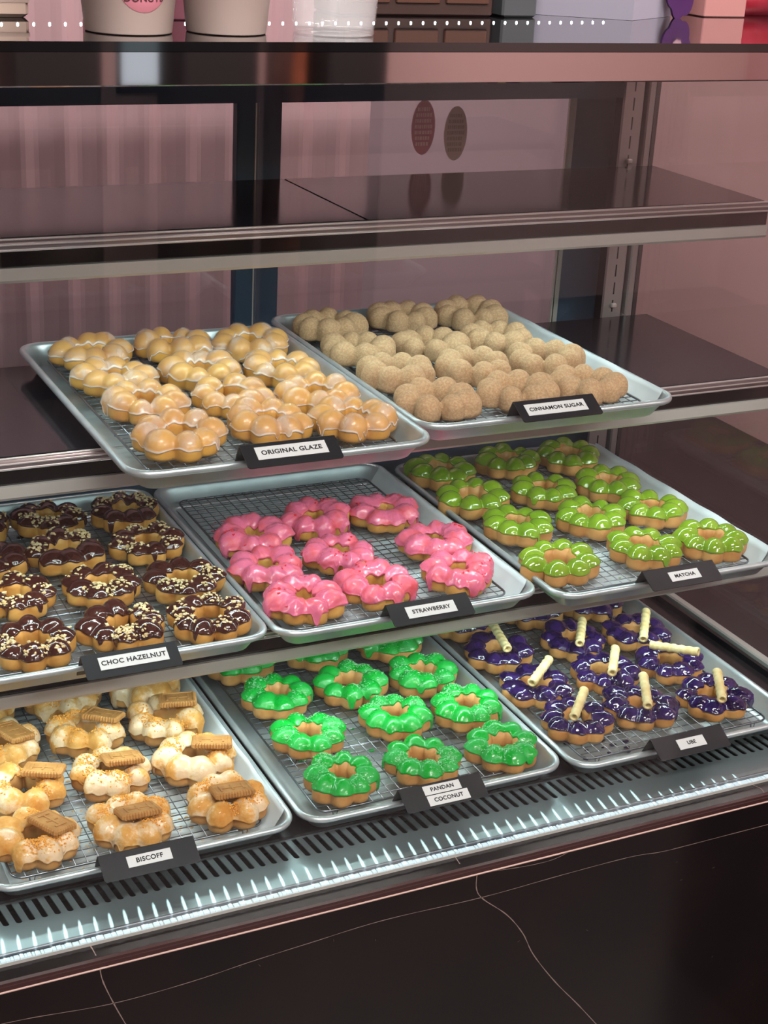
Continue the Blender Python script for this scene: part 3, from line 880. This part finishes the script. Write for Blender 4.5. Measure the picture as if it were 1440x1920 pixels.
HB = {'glaze': .0150, 'cinnamon': .0145, 'choc': .0135, 'strawberry': .0135, 'matcha': .0135, 'biscuit': .0140, 'pandan': .0130, 'ube': .0120}
def make_donut(fl, v):
    seed = hash_(fl) * 10 + v
    root = thing('donut', 'x', 'donut')
    hb = HB[fl]
    if fl == 'glaze':
        sh = donut_shape(seed, br=.0152, k=.0007, hz=1.20, R=.0298, tg=.90)
        sh['hb'] = hb; make_body(sh, root, M_gold, hb, seed=seed)
        make_icing(sh, root, M_glaze, hb, seed, T0=.0011, low=-.02, amp=.30, drips=6, k=.0014, wr=.0002, name='sugar_glaze', inner=2.75, attr=True, tin=-.0003)
    elif fl == 'cinnamon':
        sh = donut_shape(seed, br=.0154, k=.0008, hz=1.10, R=.0294, tg=.88)
        sh['hb'] = hb; make_body(sh, root, M_cinn, hb, rough=.00016, seed=seed)
    elif fl == 'choc':
        sh = donut_shape(seed, br=.0146, k=.0012, hz=1.0)
        sh['hb'] = hb; make_body(sh, root, M_dough, hb, seed=seed)
        make_icing(sh, root, M_choc, hb, seed, T0=.0015, low=.28, amp=.22, drips=3, k=.0022, wr=.0007, wrs=240, inner=2.6)
        scatter(sh, root, M_nut, hb, seed, 100, .00125, .0030, .0018, 'hazelnut_crumbs', phr=(.5, 2.3), clump=6)
    elif fl == 'strawberry':
        sh = donut_shape(seed, br=.0147, k=.0014, hz=1.05)
        sh['hb'] = hb; make_body(sh, root, M_dough, hb, seed=seed)
        make_icing(sh, root, M_straw, hb, seed, T0=.0019, low=-.02, amp=.30, drips=7, k=.0032, wr=.0014, wrs=230, inner=2.8)
        scatter(sh, root, M_bits, hb, seed, 16, .0009, .0042, .0018, 'strawberry_pieces', phr=(.6, 2.2), clump=2, flat=.5)
    elif fl == 'matcha':
        sh = donut_shape(seed, br=.0147, k=.0010, hz=1.0)
        sh['hb'] = hb; make_body(sh, root, M_doughP, hb, seed=seed)
        make_icing(sh, root, M_matcha, hb, seed, T0=.0014, low=.16, amp=.12, drips=1, k=.0014, wr=.0002, wrs=120, inner=2.5)
    elif fl == 'biscuit':
        sh = donut_shape(seed, br=.0150, k=.0014, hz=1.1)
        sh['hb'] = hb; make_body(sh, root, M_doughP, hb, seed=seed)
        make_icing(sh, root, M_cream, hb, seed, T0=.0020, low=-.12, amp=.25, drips=5, k=.0026, wr=.0006, wrs=200, inner=2.7)
        scatter(sh, root, M_crumb, hb, seed, 420, .00075, .0040, .0018, 'biscuit_crumbs', phr=(.7, 2.5), clump=5, flat=.8, aspect=1.1)
    elif fl == 'pandan':
        sh = donut_shape(seed, br=.0146, k=.0012, hz=1.0)
        sh['hb'] = hb; make_body(sh, root, M_doughP, hb, seed=seed)
        make_icing(sh, root, M_pandan, hb, seed, T0=.0016, low=.20, amp=.16, drips=2, k=.0020, wr=.0003, inner=2.5)
        scatter(sh, root, M_coco, hb, seed, 330, .00035, .0030, .0016, 'coconut_shreds', phr=(.6, 2.4), clump=4, flat=.6, aspect=4.0)
    elif fl == 'ube':
        sh = donut_shape(seed, br=.0145, k=.0014, hz=.92)
        sh['hb'] = hb; make_body(sh, root, M_doughP, hb, seed=seed)
        make_icing(sh, root, M_ube, hb, seed, T0=.0017, low=.24, amp=.16, drips=2, k=.0022, wr=.0013, wrs=210, inner=2.6)
    return root
SPOTS = {
 'glaze': [(0.076,0.388),(0.172,0.388),(0.266,0.372),(0.072,0.287),(0.168,0.282),(0.261,0.262),(0.076,0.193),(0.172,0.187),(0.262,0.166),(0.078,0.087),(0.176,0.098),(0.268,0.080)],
 'cinnamon': [(0.056,0.378),(0.166,0.393),(0.262,0.381),(0.050,0.274),(0.143,0.270),(0.236,0.266),(0.053,0.174),(0.147,0.170),(0.250,0.172),(0.052,0.072),(0.149,0.072),(0.246,0.074)],
 'choc': [(0.088,0.377),(0.182,0.378),(0.275,0.368),(0.084,0.275),(0.178,0.276),(0.272,0.268),(0.093,0.176),(0.187,0.175),(0.278,0.156),(0.084,0.060),(0.180,0.066),(0.272,0.056)],
 'strawberry': [(0.066,0.250),(0.160,0.277),(0.255,0.272),(0.050,0.159),(0.145,0.170),(0.272,0.165),(0.055,0.066),(0.150,0.076),(0.254,0.075)],
 'matcha': [(0.051,0.394),(0.162,0.399),(0.257,0.395),(0.049,0.294),(0.153,0.290),(0.250,0.284),(0.057,0.196),(0.159,0.187),(0.256,0.186),(0.046,0.080),(0.170,0.083),(0.263,0.074)],
 'biscuit': [(0.068,0.352),(0.165,0.346),(0.262,0.342),(0.071,0.259),(0.168,0.254),(0.262,0.250),(0.074,0.164),(0.169,0.161),(0.265,0.158),(0.063,0.070),(0.160,0.063),(0.267,0.064)],
 'pandan': [(0.062,0.360),(0.163,0.358),(0.262,0.345),(0.074,0.262),(0.169,0.258),(0.263,0.248),(0.073,0.163),(0.185,0.166),(0.277,0.156),(0.072,0.064),(0.172,0.066),(0.273,0.061)],
 'ube': [(0.052,0.378),(0.158,0.374),(0.252,0.368),(0.055,0.284),(0.167,0.278),(0.262,0.268),(0.053,0.186),(0.155,0.184),(0.252,0.176),(0.058,0.094),(0.149,0.092),(0.250,0.082)]}
LOOK = {'glaze': 'golden ball-ring donut with white sugar glaze', 'cinnamon': 'cinnamon sugar coated ball-ring donut',
        'choc': 'chocolate iced ring donut with hazelnut crumbs', 'strawberry': 'pink strawberry iced ring donut',
        'matcha': 'glossy green matcha iced ring donut', 'biscuit': 'cream iced ring donut with biscuit crumbs',
        'pandan': 'bright green pandan iced ring donut', 'ube': 'dark purple ube iced ring donut'}
ROWS = ['back row', 'second row from the back', 'second row from the front', 'front row']
COLS = ['left', 'middle', 'right']
BISC_P = {  # child biscuits: which, dx, dy, dz above ring top, rz, tilt
 0: None, 1: None, 2: None,
 3: (0, .012, -.006, .4, .15), 4: (0, .020, -.002, .9, .18), 5: (0, .016, .006, 1.3, .12), 6: (0, .022, -.002, 1.1, .20),
 7: (1, .012, -.004, 1.5, .22), 8: (0, .018, -.006, 1.2, .18), 9: (0, .014, -.004, .5, .15), 10: (0, .004, -.010, 1.6, .30), 11: (1, .000, -.012, 1.5, .20)}
WAFERS = {3: ((0.9592, -0.2624, 0.0237), (0.9732, -0.2000, 0.0261)), 4: ((1.0551, -0.2817, 0.0237), (1.0907, -0.2287, 0.0274)), 5: ((1.1408, -0.3002, 0.0237), (1.1783, -0.2503, 0.0378)), 6: ((0.9414, -0.3520, 0.0237), (0.9907, -0.3114, 0.0284)), 7: ((1.0502, -0.3646, 0.0237), (1.0885, -0.3134, 0.0270)), 8: ((1.1412, -0.3164, 0.0237), (1.1779, -0.3681, 0.0325)), 9: ((0.9453, -0.4422, 0.0237), (0.9891, -0.3958, 0.0282)), 10: ((1.0441, -0.4509, 0.0237), (1.0749, -0.3955, 0.0324)), 11: ((1.1392, -0.4700, 0.0237), (1.1721, -0.4154, 0.0295)), }
SCALE = {'glaze': (1.05, .82), 'cinnamon': (1.07, .90), 'choc': (1.06, .90), 'strawberry': (1.06, .93), 'matcha': (1.07, .98), 'biscuit': (1.02, .95), 'pandan': (1.04, .95), 'ube': (1.06, .95)}
tr_ = random.Random(77)
for fl, spots in SPOTS.items():
    tx, ty, tz = TRAYS[fl]
    nv = 4 if fl != 'cinnamon' else 4
    protos = [make_donut(fl, v) for v in range(nv)]
    used = [False] * nv
    for i, (sx, sy) in enumerate(spots):
        v = (i * 3 + i // 3) % nv
        if not used[v]:
            root = protos[v]; used[v] = True
        else:
            root = protos[v].copy(); COL.objects.link(root)
            for ch in [c for c in protos[v].children if c.name.split('.')[0] not in ('biscuit', 'wafer_roll')]:
                c = ch.copy(); COL.objects.link(c); c.parent = root
        root.location = (tx + sx, ty + sy, tz - .0108)
        root.rotation_euler = (tr_.uniform(-.03, .03), tr_.uniform(-.03, .03), tr_.uniform(0, 6.28))
        sc = tr_.uniform(.97, 1.01) * SCALE[fl][0]
        sz_ = SCALE[fl][1] * tr_.uniform(.95, 1.05)
        ux = tr_.uniform(.97, 1.03)
        root.scale = (sc * ux, sc / ux, sz_)
        root.location.x += tr_.uniform(-.0015, .0015)
        if len(spots) == 12: row, colm = ROWS[i // 3], COLS[i % 3]
        else: row, colm = ['back row', 'middle row', 'front row'][i // 3], COLS[i % 3]
        look = LOOK[fl]
        if fl == 'biscuit' and BISC_P[i]: look = 'cream iced donut topped by a biscuit'
        if fl == 'ube' and i in WAFERS: look = 'purple ube donut with wafer roll'
        root['label'] = '%s, %s, %s of its tray' % (look, row, colm)
        root['category'] = 'donut'; root['group'] = '%s donuts' % NICE[fl]
        if fl == 'biscuit' and BISC_P[i]:
            which, dx, dy, rz, tilt = BISC_P[i]
            bo = bpy.data.objects.new('biscuit', BIS[which]); COL.objects.link(bo); bo.parent = root
            wm = Matrix.Translation((dx, dy, .0320)) @ Matrix.Rotation(rz, 4, 'Z') @ Matrix.Rotation(tilt, 4, 'Y') @ Matrix.Scale(1.12, 4)
            bo.matrix_local = Matrix.Rotation(-root.rotation_euler.z, 4, 'Z') @ wm
        if fl == 'ube' and i in WAFERS:
            p0, p1 = WAFERS[i]
            a = Vector(p0) - Vector(root.location); c = Vector(p1) - Vector(root.location)
            dvec = (c - a); L = dvec.length; x = dvec.normalized(); yv = Vector((0, 0, 1)).cross(x).normalized(); zv = x.cross(yv)
            mm = Matrix(((x.x, yv.x, zv.x, a.x), (x.y, yv.y, zv.y, a.y), (x.z, yv.z, zv.z, a.z), (0, 0, 0, 1)))
            wo = bpy.data.objects.new('wafer_roll', wafer_data); COL.objects.link(wo); wo.parent = root
            rm = Matrix.Translation(root.location) @ root.rotation_euler.to_matrix().to_4x4() @ Matrix.Diagonal((sc * ux, sc / ux, sz_, 1))
            wo.matrix_local = rm.inverted() @ Matrix.Translation(root.location) @ mm

# ------------------------------------------------------------------ crumbs and drips lying in the pans
def litter(fl, n, size, m, name, label, area, flat=.35, seed=1, z=-.0238, big=0, aspect=1.4, cat='crumbs', clusters=None):
    tx, ty, tz = TRAYS[fl]; r = random.Random(seed); b = MB()
    for i in range(n):
        if clusters:
            cx, cy, sg = r.choice(clusters); x = r.gauss(cx, sg); y = r.gauss(cy, sg)
        else:
            x = r.uniform(area[0], area[1]); y = r.uniform(area[2], area[3])
        if not (.032 < x < TW - .032 and .032 < y < TD - .032): continue
        s = size * r.uniform(.5, 1.5); k = r.randint(5, 8); a0 = r.uniform(0, 6)
        ring = [(x + s * aspect * r.uniform(.6, 1.1) * math.cos(a0 + 2 * PI * q / k), y + s * r.uniform(.6, 1.1) * math.sin(a0 + 2 * PI * q / k)) for q in range(k)]
        zz = z + r.uniform(0, .0002)
        b.loft([[(p[0], p[1], zz) for p in ring], [(x + (p[0] - x) * .7, y + (p[1] - y) * .7, zz + s * flat) for p in ring]], cap=True)
    o = b.build(name, m, loc=(tx, ty, tz)); tag(o, label, cat, kind='stuff')
litter('strawberry', 90, .0020, mat('pink_fragments', S(214, 92, 122), .5), 'icing_fragments', 'pink icing fragments scattered in the strawberry pan', (.03, .11, .30, .42), seed=3,
       clusters=[(.060, .350, .014), (.075, .330, .016), (.055, .310, .010), (.12, .345, .012), (.15, .07, .04), (.27, .05, .02), (.20, .20, .03)])
litter('pandan', 46, .0040, mat('pandan_drips', S(14, 168, 62), .25, coat=.4), 'icing_drips', 'green icing drips fallen between the wires of the pandan pan', (.04, .29, .04, .33), seed=5, flat=.12, cat='icing drips')
litter('biscuit', 800, .0016, mat('biscuit_litter', S(200, 150, 90), .8, var=S(226, 196, 150), vscale=200), 'biscuit_litter', 'biscuit crumbs littering the bottom of the left lowest pan', (.03, .295, .03, .34), seed=6)
litter('matcha', 14, .0035, mat('matcha_drips', S(96, 126, 48), .3), 'matcha_drips', 'green matcha drips under the rack of the matcha pan', (.04, .28, .04, .1), seed=8, flat=.15, cat='icing drips')
litter('ube', 18, .0030, mat('ube_drips', S(34, 22, 56), .25), 'ube_drips', 'dark purple icing drips in the ube pan', (.04, .12, .04, .10), seed=9, flat=.15, cat='icing drips')
litter('choc', 34, .0035, mat('choc_drips', S(48, 26, 24), .25), 'chocolate_drips', 'chocolate drips and nut bits under the chocolate donuts', (.04, .29, .03, .40), seed=10, flat=.2, cat='icing drips')
litter('glaze', 26, .0050, mat('glaze_drips', S(232, 228, 220), .2), 'glaze_drips', 'milky glaze puddles in the pan of glazed donuts', (.04, .29, .04, .40), seed=12, flat=.08, cat='icing drips')

# ------------------------------------------------------------------ things on the counter top
ZT = 0.8008
def paper_cup(x, y, rb, label, logo=False, rt=None, h=.105, col=S(190, 172, 165)):
    c = thing('paper_cup', label, 'cup', (x, y, ZT), group='cups on the counter top')
    rt = rt or rb * 1.34
    b = MB()
    prof = [(rb * .9, .0006), (rb * .985, .0004), (rb, 0), (rb + .0006, .001), (rt, h - .002), (rt + .0022, h - .0012), (rt + .0024, h + .0008), (rt + .0008, h + .0018), (rt - .001, h), (rb - .001, .004), (.0005, .004)]
    b.lathe(prof, n=56); b.build('cup_body', mat('cup_paper', col, .45), c, smooth=True)
    if logo:
        def onc(u, v, off):   # u around (m), v up
            rr = rb + (rt - rb) * v / h + off; a = -PI / 2 + LA + u / rr
            return (rr * math.cos(a), rr * math.sin(a), v)
        LA = logo
        n = 36; q = MB(); cx, cz, rx, rz_ = 0, .047, .024, .0295
        rings = [[onc(cx + rx * f * math.cos(2 * PI * k / n), cz + rz_ * f * math.sin(2 * PI * k / n), .0010 if f < 1 else .0007) for k in range(n)] for f in (1, .98, .6, .2, .01)]
        q.loft(rings, cap=True, capends=(False, True)); e = q.build('logo_oval', mat('logo_pink', S(196, 124, 138), .5), c, smooth=True)
        for txt, zz, sz in (('MOCHI', .052, .0075), ('DONUTS', .0285, .0078)):
            t = text_mesh(txt, sz, mat('logo_ink', S(70, 34, 40), .5), bold=.00012)
            for vv in t.data.vertices:
                p = onc(vv.co.x, zz + vv.co.y, .0013 + vv.co.z); vv.co = p
            t.parent = e
    return c
paper_cup(0.3955, -0.5010, .0345, 'white paper cup with pink oval logo on the counter top', logo=.04)
paper_cup(0.4790, -0.5020, .0325, 'plain cream paper cup between the logo cup and clear cup', col=S(200, 178, 166))
c = thing('clear_cup', 'clear plastic cup standing right of the paper cups', 'cup', (0.5740, -0.5080, ZT), group='cups on the counter top')
b = MB(); rb, rt, h = .0345, .043, .11
b.lathe([(.0005, .0035), (rb - .004, .0035), (rb - .002, .0008), (rb - .0006, .0002), (rb, .0012), (rb, .008), (rb + .0009, .0095), (rt, h), (rt + .002, h + .001), (rt - .0008, h), (rb, .0095), (rb - .001, .004), (.0005, .0042)], n=56)
mp = mat('clear_plastic', (.93, .93, .95, 1), .05); mpb = mp.node_tree.nodes['Principled BSDF']; mpb.inputs['Alpha'].default_value = .22; mpb.inputs['Coat Weight'].default_value = 1.0
b.build('cup_body', mp, c, smooth=True)
b = MB()
b.box(-.075, .055, -.028, .028, 0, .075, bev=.003)
for q in range(4): b.box(-.0752, .0552, -.0284, .0284, .012 + q * .011, .0150 + q * .011, 1)
o = b.build('cream_carton', [mat('carton_cream', S(198, 174, 160), .6), mat('carton_band', S(170, 150, 140), .6)], loc=(0.285, -0.372, ZT)); tag(o, 'cream carton with faint bands at the far left of the counter top', 'carton')
def card(name, x, y, w, h, m, label, cat, rz=0, t=.006, bev=.001):
    b = MB(); b.box(-w / 2, w / 2, -t / 2, t / 2, 0, h, bev=bev); o = b.build(name, m, loc=(x, y, ZT)); o.rotation_euler = (0, 0, rz); tag(o, label, cat); return o
card('display_card', 0.462, -0.402, .15, .16, mat('card_pink', S(216, 138, 160), .55), 'pink display card standing behind the two paper cups', 'card', t=.012)
# brown chocolate-coloured display box with panels
t = thing('brown_box', 'dark brown paneled box behind the clear cup', 'box', (0.735, -0.318, ZT), 0.0)
b = MB(); b.box(-.085, .085, -.03, .03, 0, .11, bev=.002); b.build('box_body', mat('box_brown', S(58, 38, 34), .35), t)
for q in (-.055, 0, .055):
    p = MB(); p.box(q - .024, q + .024, -.0325, -.0300, .012, .10, bev=.001); p.build('panel', mat('box_panel', S(84, 54, 44), .3), t)
card('grey_box', 0.850, -0.325, .040, .10, mat('box_grey', S(74, 78, 82), .3), 'small smoky grey box next to the brown box', 'box', t=.05, bev=.002)
t = thing('lavender_box', 'large pale lavender box on the right of the counter top', 'box', (0.974, -0.369, ZT), 0.0)
# corner nearest the camera at the origin; left face runs back-left, right face back-right
b = MB()
L1 = Vector((-.100, .066)); L2 = Vector((.085, .052))
base_ = [(0, 0), (L2.x, L2.y), (L1.x + L2.x, L1.y + L2.y), (L1.x, L1.y)]
b.loft([[(x, y, z) for x, y in base_] for z in (0, .13)], cap=True); b.build('box_body', mat('box_lavender', S(150, 147, 164), .5), t)
b = MB(); b.loft([[(x * 1.01 - .0005, y * 1.01 - .0005, z) for x, y in base_] for z in (.1301, .134)], cap=True); b.build('lid', mat('box_lid', S(206, 196, 216), .5), t)
# purple flower tag
b = MB(); n = 72
ring = [((.0190 + .0030 * abs(math.cos(3.5 * 2 * PI * k / n))) * math.cos(2 * PI * k / n), (.034 + .004 * abs(math.cos(3.5 * 2 * PI * k / n))) * math.sin(2 * PI * k / n)) for k in range(n)]
b.loft([[(x, y, z + .036) for x, z in ring] for y in (0, -.003)], cap=True)
o = b.build('flower_tag', mat('tag_purple', S(66, 26, 84), .4), loc=(1.056, -0.334, ZT)); o.rotation_euler = (0, 0, .1); tag(o, 'dark purple scalloped tag against the pink box', 'tag')
b = MB(); b.lathe([(.0001, 0), (.006, 0), (.007, .001), (.004, .002), (.0001, .0022)], n=7)
d_ = b.build('emblem', mat('tag_emblem', S(216, 176, 190), .5), o, loc=(0, -.0032, .028)); d_.rotation_euler = (PI / 2, 0, 0)
card('pink_box', 1.128, -0.296, .056, .12, mat('box_pink', S(182, 126, 124), .55), 'salmon pink box between the purple tag and red bag', 'box', t=.05)
t = thing('red_bag', 'red and pink snack bag at the right end of the counter top', 'bag', (1.205, -0.285, ZT), 0.1)
b = MB(); rings = []
for i in range(9):
    z = .13 * i / 8; w = .046; d = .020 * math.sin(PI * min(1, (i + 1.2) / 9)) + .002
    rings.append([((w + .002 * math.sin(3 * a + i)) * math.cos(a), d * math.sin(a), z) for a in [2 * PI * k / 24 for k in range(24)]])
b.loft(rings, cap=True); b.build('bag_body', mat('bag_red', S(178, 44, 62), .35, var=S(196, 70, 90), vscale=30), t, smooth=True)
b = MB(); b.box(.018, .040, -.0225, -.0190, .002, .125, bev=.001); b.build('label_band', mat('bag_pink', S(232, 130, 160), .4), t)
